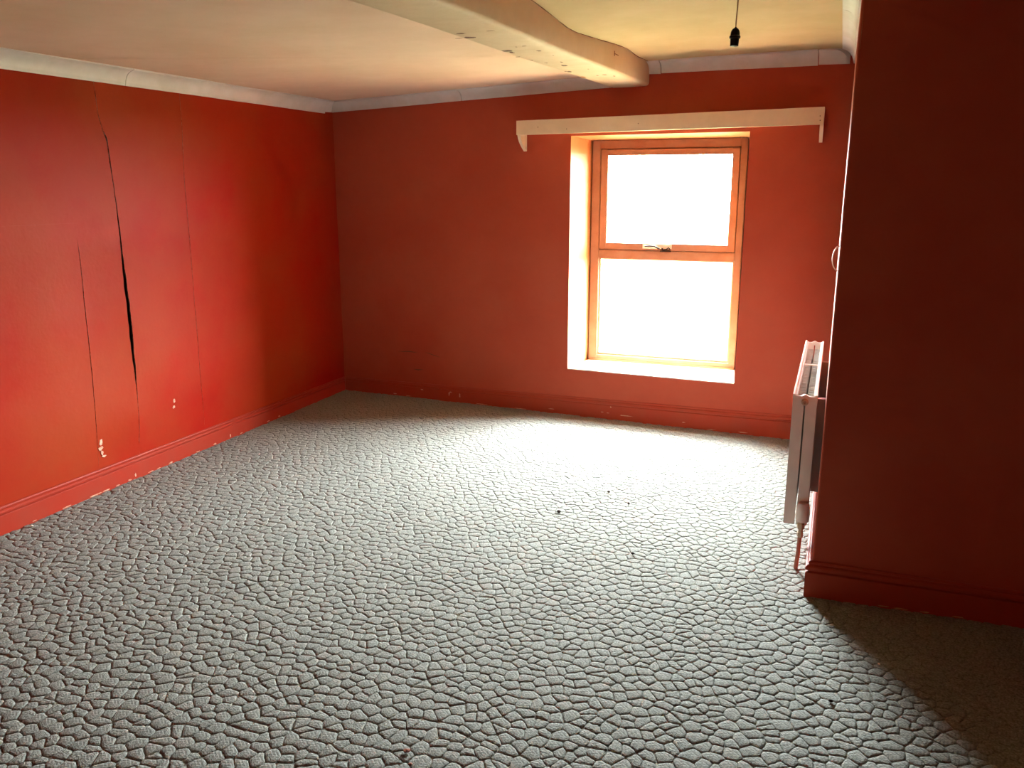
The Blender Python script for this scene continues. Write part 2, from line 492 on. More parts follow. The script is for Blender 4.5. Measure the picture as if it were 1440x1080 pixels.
nL = Vector((1, .0116, 0)).normalized(); nB = Vector((-.0549, -1, 0)).normalized()
nR = Vector((-1, .0118, 0)).normalized(); nN = Vector((.0288, -1, 0)).normalized()
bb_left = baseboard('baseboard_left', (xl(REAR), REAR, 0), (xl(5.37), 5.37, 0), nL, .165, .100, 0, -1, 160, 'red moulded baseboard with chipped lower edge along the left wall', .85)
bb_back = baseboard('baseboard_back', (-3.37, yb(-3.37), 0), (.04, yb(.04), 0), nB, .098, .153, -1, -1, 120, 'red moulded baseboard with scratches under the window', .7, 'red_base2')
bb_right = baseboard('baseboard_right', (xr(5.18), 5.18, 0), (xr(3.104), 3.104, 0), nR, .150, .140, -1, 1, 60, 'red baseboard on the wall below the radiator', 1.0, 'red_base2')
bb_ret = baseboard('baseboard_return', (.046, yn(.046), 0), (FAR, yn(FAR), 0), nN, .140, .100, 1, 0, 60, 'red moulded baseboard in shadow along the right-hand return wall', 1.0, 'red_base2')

# paint chips: bare patches on the baseboards
def chip(mb_, c, ax, ay, nrm, w, h, n=9):
    pts = []
    for k in range(n):
        t = 2 * math.pi * k / n
        rr = random.uniform(.55, 1.1)
        pts.append(Vector(c) + Vector(ax) * (w * rr * math.cos(t)) + Vector(ay) * (h * rr * math.sin(t)) + Vector(nrm) * .0008)
    mb_.add(pts, [tuple(range(n))])

mb = MB(); UZ = Vector((0, 0, 1)); dL = Vector((-.0116, 1, 0)).normalized()
for (y, z, w, h) in [(3.483, .008, .022, .006), (3.181, .008, .014, .006), (3.222, .02, .006, .014), (3.098, .006, .016, .004), (2.954, .006, .05, .004),
                     (3.852, .008, .016, .006), (3.997, .02, .006, .014), (4.502, .012, .012, .006), (2.779, .006, .03, .004), (3.33, .006, .03, .003), (3.02, .006, .03, .003),
                     (3.39, .006, .02, .003), (4.38, .01, .02, .003), (4.1, .006, .015, .003), (2.60, .006, .02, .003), (3.70, .006, .02, .003)]:
    chip(mb, Vector((xl(y), y, z)) + nL * .0185, dL, UZ, nL, w, h)
tag(mb.build('paint_chips', M['chip'], bb_left), kind='stuff')
mb = MB(); dB = Vector((1, -.0549, 0)).normalized()
for (x, z, w, h) in [(-2.463, .055, .006, .022), (-2.45, .07, .012, .004), (-2.377, .052, .006, .020), (-2.919, .012, .016, .004), (-2.685, .066, .014, .004),
                     (-1.31, .045, .012, .003), (-1.27, .042, .010, .003), (-1.148, .036, .055, .003), (-1.671, .028, .03, .0025), (-1.252, .085, .006, .006),
                     (-.765, .035, .014, .004), (-.392, .012, .03, .004), (-.59, .008, .04, .003), (-2.8, .006, .03, .003), (-2.2, .006, .05, .003), (-1.9, .005, .05, .003)]:
    chip(mb, Vector((x, yb(x), z)) + nB * .0152, dB, UZ, nB, w, h)
tag(mb.build('paint_chips', M['chip'], bb_back), kind='stuff')
mb = MB(); dN = Vector((1, .0288, 0)).normalized()
for x in (.30, .36, .44, .55):
    chip(mb, Vector((x, yn(x), .006)) + nN * .0212, dN, UZ, nN, random.uniform(.012, .03), .003)
tag(mb.build('paint_chips', M['plaster'], bb_ret), kind='stuff')
# scuffs on the papered sheets
mb = MB()
for (y, z, w, h) in [(3.034, .255, .010, .020), (3.03, .225, .014, .012), (3.036, .20, .008, .014), (3.045, .18, .014, .006), (3.568, .345, .010, .014), (3.56, .31, .012, .010)]:
    chip(mb, Vector((xl(y) + .0055 + und(y, z), y, z)), dL, UZ, nL, w * 1.1, h * 1.2)
tag(mb.build('paint_chips', M['chip'], wall_left), kind='stuff')

# ------------------------------------------------------------------ cornice
CV = [(0.0, 0.0), (.008, 0.0), (.009, .10), (.011, .14), (.0125, .26), (.016, .40), (.022, .55), (.031, .69), (.043, .80), (.054, .86), (.062, .885), (.064, .90), (.070, .91), (.070, 1.02), (0, 1.02)]

def cornice_piece(parent, P, Q, nrm, b0, b1, c0, c1, e0=0, e1=0, seg=12):
    P, Q, nrm = Vector(P), Vector(Q), Vector(nrm)
    d = Q - P; Ln = d.length; d.normalize(); V = []; F_ = []; n = len(CV)
    for s in range(seg + 1):
        t = s / seg; zb, zc = lerp(b0, b1, t), lerp(c0, c1, t)
        for (dd, zf) in CV:
            p = P + d * (Ln * t - e0 * dd * (1 - t) + e1 * dd * t) + nrm * dd
            V.append((p.x, p.y, lerp(zb, zc, zf) + .0012 * nz(p.x, p.y, 0, 3, 8)))
    for s in range(seg):
        for k in range(n - 1):
            F_.append((s * n + k, (s + 1) * n + k, (s + 1) * n + k + 1, s * n + k + 1))
    F_.append(tuple(range(n))); F_.append(tuple(seg * n + k for k in reversed(range(n))))
    o = mesh_obj('cornice_length', V, F_, M['white_cornice'], parent)
    bm = bmesh.new(); bm.from_mesh(o.data); bmesh.ops.recalc_face_normals(bm, faces=bm.faces); bm.to_mesh(o.data); bm.free()
    for p in o.data.polygons: p.use_smooth = len(p.vertices) == 4
    try: o.data.set_sharp_from_angle(angle=math.radians(50))
    except Exception: pass
    return o

def trim_root(name, loc, label):
    o = bpy.data.objects.new(name, None); COL.objects.link(o)
    tag(o, label, kind='structure')
    return o

def cb_left(y): return lerp(1.994, 2.012, (y - 2.75) / 2.5)
t1 = trim_root('trim_1', None, 'white cove cornice along the top of the left wall')
for (ya, yb_, e1) in [(REAR, 1.6, 0), (1.603, 3.43, 0), (3.434, 5.262, 0)]:
    cornice_piece(t1, (xl(ya) + .006, ya, 0), (xl(yb_) + .006, yb_, 0), nL, cb_left(ya), cb_left(yb_), z_left(-3.31, ya), z_left(-3.31, yb_) - (.004 if yb_ > 5 else 0), 0, e1, 30)
cornice_piece(t1, (xl(5.262), 5.262, 0), (xl(5.37), 5.37, 0), nL, 2.022, 2.027, 2.090, 2.098, 0, -1, 6)
t2 = trim_root('trim_2', None, 'white cove cornice over the window wall left of the beam')
def cb_back(x): return lerp(2.027, 2.103, (x + 3.353) / 2.04)
for (xa, xb, e0) in [(-3.374, -2.338, -1), (-2.332, -1.20, 0)]:
    cornice_piece(t2, (xa, yb(xa), 0), (xb, yb(xb), 0), nB, cb_back(xa), cb_back(xb), z_left(xa, 5.3), z_left(xb, 5.3), e0, 0, 20)
t3 = trim_root('trim_3', None, 'white cove cornice between the beam and the radiator wall')
for (xa, xb, e1) in [(-1.09, -1.005, 0), (-1.000, -.121, 0), (-.116, .045, -1)]:
    cornice_piece(t3, (xa, yb(xa), 0), (xb, yb(xb), 0), nB, 2.169 + (.001 if xa > -.2 else 0), 2.166, z_right(xa, 5.2), z_right(xb, 5.2), 0, e1, 12)
t4 = trim_root('trim_4', None, 'white cove cornice above the radiator wall')
for (ya, yc, e0, e1) in [(5.185, 4.02, -1, 0), (4.016, 3.10, 0, 0)]:
    cornice_piece(t4, (xr(ya), ya, 0), (xr(yc), yc, 0), nR, 2.166, 2.166, z_right(0, ya), z_right(0, yc), e0, e1, 20)

# ------------------------------------------------------------------ beam
V = []; F_ = []
NB = 90
for s in range(NB + 1):
    y = lerp(REAR, 5.30, s / NB)
    zb = 2.100 + .004 * nz(y, 0, 0, 1.2, 4)
    w = .0035 * nz(y, 1, 0, 5, 2); w2 = .003 * nz(y, 3, 0, 6, 5)
    xa, xb = beam_l(y) + w, beam_r(y) + w2
    V += [(xa - .004, y, TOP - .02), (xa, y, zb + .014), (xa + .004, y, zb + .005), (xa + .012, y, zb), (lerp(xa, xb, .5), y, zb - .001),
          (xb - .018, y, zb + .001), (xb - .006, y, zb + .007), (xb, y, zb + .018), (xb + .004 * nz(y, 7, 0, 4), y, zb + .08), (xb - .002, y, TOP - .02)]
n = 10
for s in range(NB):
    for k in range(n - 1):
        F_.append((s * n + k, s * n + k + 1, (s + 1) * n + k + 1, (s + 1) * n + k))
F_.append(tuple(range(n))); F_.append(tuple(NB * n + k for k in reversed(range(n))))
beam = mesh_obj('ceiling_beam', V, F_, M['beam'], smooth=True)
bm = bmesh.new(); bm.from_mesh(beam.data); bmesh.ops.recalc_face_normals(bm, faces=bm.faces); bm.to_mesh(beam.data); bm.free()
tag(beam, 'old cream painted ceiling beam running towards the window wall', kind='structure')

mb = MB(); mp = MB()
UX = Vector((1, 0, 0)); UY = Vector((0, 1, 0)); DN = Vector((0, 0, -1))
for i, (x, y, w, h) in enumerate([(-1.43, 3.252, .030, .010), (-1.436, 3.344, .042, .018), (-1.481, 3.345, .03, .006), (-1.30, 3.237, .025, .005), (-1.291, 3.612, .02, .008),
                                  (-1.405, 3.702, .036, .018), (-1.40, 3.75, .015, .02), (-1.42, 3.881, .018, .008), (-1.27, 3.752, .016, .012), (-1.276, 4.116, .010, .014),
                                  (-1.30, 4.23, .026, .022), (-1.338, 4.462, .022, .022), (-1.354, 4.112, .012, .008), (-1.355, 4.446, .012, .010), (-1.197, 4.645, .020, .018),
                                  (-1.39, 4.004, .010, .008), (-1.241, 4.66, .012, .012), (-1.16, 4.72, .010, .014), (-1.25, 3.9, .006, .006), (-1.33, 3.62, .008, .006), (-1.22, 4.4, .006, .01)]):
    chip(mb, (x, y, 2.100 + .004 * nz(y, 0, 0, 1.2, 4) - .0008), UX, UY, DN, w * .8, h * 1.3, 11)
chip(mp, (-1.33, 4.70, 2.100 + .004 * nz(4.7, 0, 0, 1.2, 4) - .002), UX, UY, DN, .022, .04, 11)
tag(mb.build('flaked_paint', M['flake'], beam), 'dark patches where the cream paint has flaked', kind='stuff')
tag(mp.build('bare_plaster_patch', M['plaster'], beam), 'small tan patch of bare plaster')
# ragged dark crack where the right ceiling meets the beam
mb = MB(); pts = []
for i in range(121):
    y = lerp(1.5, 5.18, i / 120)
    x = beam_r(y) + .006
    pts.append((x, y, z_right(x, y) - .001 + .0025 * nz(y, 0, 0, 22, 1)))
mb.tube(pts, [.0012 + .0028 * max(0, nz(p[1], 5, 0, 9, 3) + .25) for p in pts], 5)
mb.build('joint_crack', M['seam'], beam)
mb = MB()
mb.tube([(beam_r(4.58) + .003, 4.56, 2.205), (beam_r(4.58) + .003, 4.56, 2.18)], .002, 5)
mb.tube([(beam_r(4.58) + .003, 4.56, 2.192), (beam_r(4.63) + .003, 4.63, 2.192)], .002, 5)
mb.build('plaster_crack', M['seam'], beam)

# ------------------------------------------------------------------ window
win = bpy.data.objects.new('window_1', None); COL.objects.link(win)
tag(win, 'tall window with a top-hung casement over a fixed pane', kind='structure')
def rect_frame(x0, x1, z0, z1, wl, wr, wb, wt, y0, y1):
    mb_ = MB()
    mb_.box(x0, x0 + wl, y0, y1, z0, z1)
    mb_.box(x1 - wr, x1, y0, y1, z0, z1)
    mb_.box(x0 + wl, x1 - wr, y0, y1, z0, z0 + wb)
    mb_.box(x0 + wl, x1 - wr, y0, y1, z1 - wt, z1)
    return mb_
FZ0 = .317
def bar(name, x0, x1, y0, y1, z0, z1, material='frame', parent=win, bev=.004):
    mb_ = MB(); mb_.box(x0, x1, y0, y1, z0, z1)
    return mb_.build(name, M[material], parent, bevel=bev)
Y0 = 5.60
# outer frame members
bar('frame_jamb', IX0, -1.452, Y0, Y0 + .075, FZ0, IZ1)
bar('frame_jamb', -.548, IX1, Y0, Y0 + .075, FZ0, IZ1)
bar('frame_head', -1.452, -.548, Y0, Y0 + .075, 1.755, IZ1)
bar('transom', -1.452, -.548, Y0 - .004, Y0 + .075, 1.038, 1.094)
bar('frame_bottom_rail', -1.452, -.548, Y0, Y0 + .075, FZ0, .362)
# glazing bead round the fixed pane
rect_frame(-1.452, -.548, .362, 1.038, .012, .012, .014, .010, Y0 + .018, Y0 + .034).build('glazing_bead', M['rubber'], win, bevel=.002)
# casement sash
sash = bpy.data.objects.new('casement_sash', None); COL.objects.link(sash); sash.parent = win
Y1 = Y0 - .008
bar('sash_stile', -1.449, -1.400, Y1, Y1 + .05, 1.097, 1.752, parent=sash)
bar('sash_stile', -.597, -.551, Y1, Y1 + .05, 1.097, 1.752, parent=sash)
bar('sash_rail', -1.400, -.597, Y1, Y1 + .05, 1.712, 1.752, parent=sash)
bar('sash_rail', -1.400, -.597, Y1, Y1 + .05, 1.097, 1.142, parent=sash)
mb = MB(); mb.box(-1.402, -.595, Y1 + .024, Y1 + .028, 1.140, 1.714); mb.build('pane', M['glass'], sash)
mb = MB(); mb.box(-1.454, -.546, Y0 + .034, Y0 + .038, .360, 1.040); mb.build('pane', M['glass'], win)
rect_frame(-1.454, -.546, 1.090, 1.758, .030, .030, .030, .030, Y1 + .052, Y1 + .070).build('frame_stop', M['frame'], win)
# casement stay with its peg
mb = MB(); mb.box(-1.150, -.955, Y1 - .004, Y1 + .002, 1.108, 1.140); mb.build('stay_glare_plate', M['hook'], win, bevel=.0015)  # handle plate coloured pale to carry the white glare behind the stay
mb = MB()
mb.tube([(-1.135, Y1 - .016, 1.126), (-1.10, Y1 - .017, 1.127), (-1.068, Y1 - .018, 1.127), (-1.05, Y1 - .018, 1.117), (-1.033, Y1 - .018, 1.108)], [.006, .0055, .0055, .005, .006], 8)
mb.tube([(-1.112, Y1 + .002, 1.126), (-1.112, Y1 - .018, 1.126)], .0045, 8)
mb.build('stay_arm', M['iron'], win, smooth=True)
mb = MB()
mb.tube([(-1.015, Y1 - .014, 1.094), (-1.015, Y1 - .014, 1.114)], [.004, .005], 8)
mb.tube([(-1.025, Y1 - .010, 1.096), (-.99, Y1 - .010, 1.105), (-.975, Y1 - .012, 1.118), (-.962, Y1 - .012, 1.106)], .0035, 8)
mb.box(-1.03, -.96, Y1 - .012, Y1 + .006, 1.090, 1.097)
mb.build('stay_peg', M['iron'], win, smooth=True)
# inner window board
mb = MB()
mb.add([(OX0 + .001, yb(OX0) - .001, .312), (OX1 - .001, yb(OX1) - .001, .312), (IX1, Y0, .316), (IX0, Y0, .316),
        (OX0 + .001, yb(OX0) - .001, .3195), (OX1 - .001, yb(OX1) - .001, .3195), (IX1, Y0, .322), (IX0, Y0, .322)],
       [(0, 3, 2, 1), (4, 5, 6, 7), (0, 1, 5, 4), (1, 2, 6, 5), (2, 3, 7, 6), (3, 0, 4, 7)])
mb.build('window_sill', M['sill'], win)
mb = MB()
mb.box(-1.50, -.51, Y0 - .006, Y0 + .001, .322, .334)
mb.build('sill_bead', M['rubber'], win, bevel=.002)
mb = MB()
for k in range(14):
    x = random.choice([random.uniform(-1.52, -1.44), random.uniform(-1.5, -.6)]); y = Y0 - random.uniform(.006, .05)
    chip(mb, (x, y, .3222), UX, UY, (0, 0, 1), random.uniform(.002, .006), random.uniform(.002, .006), 6)
tag(mb.build('dirt_specks', M['plaster'], win), kind='stuff')

# ground outside
mb = MB(); mb.add([(-60, YO, -3.0), (60, YO, -3.0), (60, 120, -3.0), (-60, 120, -3.0)], [(0, 1, 2, 3)])
tag(mesh_obj('ground_outside', mb.v, mb.f, M['ground']), 'open ground outside the window', kind='structure')

# ------------------------------------------------------------------ pelmet over the window
pel = bpy.data.objects.new('pelmet', None); COL.objects.link(pel)
pel.location = (-.97, 5.24, 1.83)
tag(pel, 'cream painted pelmet board with two curved end brackets above the window', 'pelmet')
def pl(p): return Vector(p) - Vector(pel.location)
PJ = .155
xa, xb = -1.886, -.064
def pf(x, d): return yb(x) - d
mb = MB()
N_ = 24; V = []; F_ = []
for s in range(N_ + 1):
    x = lerp(xa, xb, s / N_); t = s / N_
    zt = lerp(1.914, 1.932, t) + .0012 * nz(x, 0, 0, 6, 4); zb = lerp(1.828, 1.841, t) + .0008 * nz(x, 4, 0, 5, 4)
    for (d, z) in ((PJ, zb), (PJ, zt), (PJ - .018, zt), (PJ - .018, zb)):
        V.append(pl((x, pf(x, d), z)))
for s in range(N_):
    for k in range(4):
        k2 = (k + 1) % 4
        F_.append((s * 4 + k, s * 4 + k2, (s + 1) * 4 + k2, (s + 1) * 4 + k))
F_.append((3, 2, 1, 0)); F_.append(tuple(N_ * 4 + k for k in range(4)))
mb.add(V, F_); front_board = mb.build('front_board', M['pelmet'], pel, bevel=0)
mb = MB()   # dust board on top of the pelmet
V = [pl((x, pf(x, d), lerp(1.914, 1.932, (x - xa) / (xb - xa)) - dz)) for x in (xa + .02, xb - .02) for d in (PJ - .018, .006) for dz in (.003, .017)]
mb.add(V, [(0, 2, 3, 1), (4, 5, 7, 6), (0, 4, 6, 2), (1, 3, 7, 5), (0, 1, 5, 4), (2, 6, 7, 3)]); mb.build('top_board', M['pelmet'], pel)
def bracket(x, zt, zj, zlow):
    prof = [(.006, zt)] + [(PJ - .019, zt), (PJ - .019, zj)]
    for k in range(1, 9):
        t = k / 8
        prof.append((lerp(PJ - .019, .022, t ** 1.7), lerp(zj, zlow + .004, t)))
    prof += [(.014, zlow), (.006, zlow + .006)]
    mb_ = MB(); n = len(prof)
    V = [pl((x + s, pf(x, d), z)) for s in (0, .019) for d, z in prof]
    mb_.add(V, [tuple(range(n)), tuple(reversed(range(n, 2 * n)))] + [(k, (k + 1) % n, n + (k + 1) % n, n + k) for k in range(n)])
    mb_.build('end_bracket', M['pelmet'], pel)
bracket(xa, 1.912, 1.830, 1.734)
bracket(xb - .019, 1.930, 1.842, 1.752)
mb = MB()
for (x, z) in [(-1.74, 1.872), (-1.55, 1.856), (-1.1, 1.875), (-.085, 1.885), (-.083, 1.862)]:
    mb = MB(); p = pl((x, pf(x, PJ + .0002), z)); mb.lathe(p, (0, -1, 0), [(.003, 0), (.0028, .001), (.0, .0012)], 8)
    mb.build('nail_head', M['flake'], front_board)

# ------------------------------------------------------------------ radiator
rad = bpy.data.objects.new('radiator', None); COL.objects.link(rad)
rad.location = (-.02, 3.95, .19)
tag(rad, 'white double panel radiator on the wall at the right, its top grille missing', 'radiator')
def rl(p): return Vector(p) - Vector(rad.location)
class RB(MB):
    def build(self, *a, **k):
        self.v = [rl(v) for v in self.v]
        return MB.build(self, *a, **k)
RY0, RY1 = 3.335, 4.58
RX0, RX1 = -.072, .018
RZ0, RZ1 = .196, .722
def rx(y): return (y - RY0) * .0118
# ribbed panels
def panel(xf, side):
    V = []; F_ = []
    n = 74
    zl = [RZ0 + .0, RZ0 + .012, RZ0 + .035, RZ0 + .05, RZ1 - .05, RZ1 - .035, RZ1 - .014, RZ1 - .004]
    for i in range(n + 1):
        y = lerp(RY0 + .004, RY1 - .004, i / n)
        rib = .004 if (i % 4) in (1, 2) and 2 < i < n - 2 else 0
        for j, z in enumerate(zl):
            d = rib if 3 <= j <= 4 else 0
            if j in (0, 7): d = .003
            V.append((xf + rx(y) + side * d, y, z))
    m = len(zl)
    for i in range(n):
        for j in range(m - 1):
            F_.append((i * m + j, (i + 1) * m + j, (i + 1) * m + j + 1, i * m + j + 1))
    b = len(V)
    V += [(v[0] + side * .012, v[1], v[2]) for v in V[:b]]
    for i in range(n):
        for j in range(m - 1):
            F_.append((b + i * m + j, b + i * m + j + 1, b + (i + 1) * m + j + 1, b + (i + 1) * m + j))
    for i in range(n):
        F_.append((i * m, b + i * m, b + (i + 1) * m, (i + 1) * m)); F_.append((i * m + m - 1, (i + 1) * m + m - 1, b + (i + 1) * m + m - 1, b + i * m + m - 1))
    for j in range(m - 1):
        F_.append((j, j + 1, b + j + 1, b + j)); F_.append((n * m + j, b + n * m + j, b + n * m + j + 1, n * m + j + 1))
    r_ = RB(); r_.add(V, F_); return r_.build('panel', M['rad'], rad)
panel(RX0, 1)
panel(RX1, -1)
# convector fins behind each panel (two folded blocks with a slot between them)
for xa_, xb_ in ((RX0 + .016, RX0 + .041), (RX1 - .041, RX1 - .016)):
    r_ = RB(); V = []; F_ = []; n = 120
    for i in range(n + 1):
        y = lerp(RY0 + .02, RY1 - .02, i / n)
        x = (xa_ if (i // 2) % 2 == 0 else xb_) + rx(y)
        V += [(x, y, RZ0 + .03), (x, y, RZ1 - .040)]
    for i in range(n): F_.append((2 * i, 2 * i + 2, 2 * i + 3, 2 * i + 1))
    r_.add(V, F_); r_.build('convector_fins', M['fin'], rad)
# end covers: each in two halves with a dark slit between
for yy in (RY0, RY1):
    s = -1 if yy == RY0 else 1
    for (a, b_) in ((RX0, -.0295), (-.0245, RX1)):
        r_ = RB(); r_.box(a + rx(yy), b_ + rx(yy), yy - .006, yy + .006, RZ0 - (.012 if s < 0 else 0), RZ1 - .018)
        o_ = r_.build('end_cover', M['rad'], rad, bevel=.0025)
    # scalloped top end piece
    r_ = RB(); pr_ = [(RX0, RZ1 - .022)]
    for k in range(17):
        t = k / 16; x = lerp(RX0, RX1, t)
        pr_.append((x, RZ1 - .008 + .008 * math.exp(-((t - .5) / .12) ** 2) + .008 * (abs(t - .5) * 2) ** 6))
    pr_.append((RX1, RZ1 - .022)); n = len(pr_)
    V = [(x + rx(yy), yy + d, z) for d in (-.007, .005) for x, z in pr_]
    r_.add(V, [tuple(range(n)), tuple(reversed(range(n, 2 * n)))] + [(k, (k + 1) % n, n + (k + 1) % n, n + k) for k in range(n)])
    r_.build('top_end_piece', M['rad'], rad)
# side rails of the top cover and its cross bar
for x in (RX0, RX1 - .008):
    r_ = RB(); V = [(x + dx + rx(y), y, z) for y in (RY0 - .006, RY1 + .006) for dx, z in ((-.001, RZ1 - .02), (.008, RZ1 - .02), (.008, RZ1), (-.001, RZ1))]
    r_.add(V, [(0, 1, 2, 3), (7, 6, 5, 4)] + [(k, (k + 1) % 4, 4 + (k + 1) % 4, 4 + k) for k in range(4)])
    r_.build('top_rail', M['rad'], rad, bevel=.0015)
r_ = RB(); r_.box(RX0 + .004, RX1 - .001, 3.965, 3.977, RZ1 - .012, RZ1 - .006); r_.build('cross_bar', M['rad'], rad, bevel=.001)
# bleed plug
r_ = RB(); r_.lathe((-.027, RY0 - .006, .694), (0, -1, 0), [(.0135, 0), (.0135, .008), (.011, .010), (.009, .010), (.009, .016), (.0075, .018), (.004, .018), (.0035, .012)], 20)
pl_ = r_.build('bleed_plug', M['brass'], rad, smooth=True)
# valve with white cap
r_ = RB(); r_.lathe((-.004, RY0 - .020, .140), (0, 0, 1), [(.010, 0), (.0125, .003), (.0125, .020), (.010, .023), (.010, .034), (.015, .036), (.016, .054), (.013, .058), (.013, .068)], 6)
r_.tube([(-.004, RY0 - .022, .182), (-.004, RY0 + .01, .214)], .010, 10)
vb = r_.build('valve_body', M['brass'], rad, smooth=False)
r_ = RB(); r_.lathe((.000, RY0 - .020, .205), (0, 0, 1), [(.014, 0), (.023, .004), (.0255, .012), (.0255, .045), (.0235, .070), (.021, .079), (.012, .082)], 24)
vc = r_.build('valve_cap', M['plastic_white'], vb, smooth=True)
r_ = RB(); r_.tube([(-.010, RY0 - .020, .002), (-.006, RY0 - .020, .07), (-.004, RY0 - .020, .145)], .0085, 12)
r_.build('supply_pipe', M['pipe'], rad, smooth=True)
# wall brackets behind
for y in (3.55, 4.35):
    r_ = RB(); r_.box(RX1 + rx(y) - .002, xr(y) + .002, y - .015, y + .015, .26, .66); r_.build('wall_bracket', M['rad'], rad)
# return pipe at the far end
r_ = RB(); r_.tube([(-.02, RY1 + .03, .002), (-.02, RY1 + .03, .21), (-.02, RY1 + .0, .225)], .0085, 10); r_.build('return_pipe', M['pipe'], rad, smooth=True)

# ------------------------------------------------------------------ hook on the wall edge
mb = MB(); pts = []
cy_, cz_ = 3.30, 1.250
for k in range(19):
    t = math.radians(lerp(80, 285, k / 18))
    pts.append((xr(cy_) + .003 + .024 * math.cos(t), cy_ + .006 * math.sin(t), cz_ + .045 * math.sin(t)))
pts = [(xr(cy_) + .006, cy_ + .004, cz_ + .044)] + pts[1:]
mb.tube(pts, [lerp(.0030, .0016, k / 18) for k in range(19)], 8)
o = mb.build('wall_hook', M['hook'], smooth=True)
tag(o, 'small pale wire hook bowed out from the red wall edge above the radiator', 'hook')

# ------------------------------------------------------------------ pendant lamp holder
pn = bpy.data.objects.new('pendant_lamp_holder', None); COL.objects.link(pn)
PX, PY, PZ = -.384, 3.43, 2.022
pn.location = (PX, PY, PZ)
tag(pn, 'black bulbless lamp holder hanging on a thin brown flex from the ceiling', 'lamp')
mb = MB(); mb.lathe((0, 0, 0), (0.03, 0, 1), [(.013, 0), (.0155, .001), (.0160, .014), (.0165, .028)], 20)
mb.build('socket_skirt', M['bakelite'], pn, smooth=True)
mb = MB(); mb.lathe((.0008, 0, .027), (0.03, 0, 1), [(.0165, 0), (.0205, .001), (.0205, .009), (.0175, .011)], 20)
mb.build('shade_ring', M['bakelite'], pn, smooth=True)
mb = MB(); mb.lathe((.0012, 0, .037), (0.03, 0, 1), [(.0175, 0), (.0172, .010), (.0150, .018), (.0100, .025), (.004, .028), (.003, .031)], 20)
mb.build('holder_cap', M['bakelite'], pn, smooth=True)
zt = z_right(PX, PY) - PZ
mb = MB(); mb.tube([(.0022, 0, .065), (.0026, 0, .09), (.0045, 0, .14), (.0060, 0, zt - .012)], .0022, 8)
mb.build('flex', M['flex'], pn, smooth=True)
mb = MB(); mb.lathe((.006, 0, zt), (0, 0, -1), [(.036, -.004), (.036, .006), (.030, .014), (.012, .020), (.005, .024)], 24)
mb.build('ceiling_rose', M['beam'], pn, smooth=True)

# ------------------------------------------------------------------ carpet with sculpted pads
carpet = bpy.data.objects.new('carpet', None); COL.objects.link(carpet)
tag(carpet, 'grey-green fitted carpet with a sculpted cobble pattern', 'carpet')
o = mesh_obj('carpet_backing', [(xl(REAR) + .004, REAR + .004, -.0036), (FAR - .004, REAR + .004, -.0036), (FAR - .004, yn(FAR) - .004, -.0036),
              (.042, yn(.042) - .004, -.0036), (xr(5.18) - .004, 5.178, -.0036), (xl(5.37) + .004, 5.37, -.0036)], [(0, 1, 2, 3, 4, 5)], M['carpet'], carpet)

rng = random.Random(21)
SP = 0.047
cells = {}
YA, YB_ = .7, 5.42
XA, XB_ = -3.42, 1.25
ni, nj = int((XB_ - XA) / SP), int((YB_ - YA) / (SP * .82))
for j in range(nj + 1):
    for i in range(ni + 1):
        x = XA + (i + (.5 if j % 2 else 0)) * SP + rng.uniform(-.42, .42) * SP
        y = YA + j * SP * .82 + rng.uniform(-.41, .41) * SP * .82
        x += .022 * nz(x, y, 0, 2.3, 31); y += .022 * nz(x, y, 0, 2.3, 57)
        cells[(i, j)] = (x, y)

def clip(polyg, mx, my, dx, dy):
    out = []; n = len(polyg)
    for k in range(n):
        ax, ay = polyg[k]; bx, by = polyg[(k + 1) % n]
        da = (ax - mx) * dx + (ay - my) * dy; db = (bx - mx) * dx + (by - my) * dy
        if da <= 0: out.append((ax, ay))
        if (da < 0 < db) or (db < 0 < da):
            t = da / (da - db); out.append((ax + (bx - ax) * t, ay + (by - ay) * t))
    return out

def inside_room(x, y):
    if x < xl(y) + .004 or y > yb(x) - .004: return False
    if x > xr(y) - .004 and y > yn(x) - .004: return False
    return True

CR, CU, CF = cam.matrix_basis.to_3x3().col[0].copy(), cam.matrix_basis.to_3x3().col[1].copy(), -cam.matrix_basis.to_3x3().col[2].copy()
def seen_size(x, y, rr):
    d = Vector((x, y, 0)) - cam.location
    z = d.dot(CF)
    if z < .1: return 0
    u, v = 720 + 1170 * d.dot(CR) / z, 540 - 1170 * d.dot(CU) / z
    if not (-5 < u < 1445 and -5 < v < 1085): return 0
    return rr / z / z

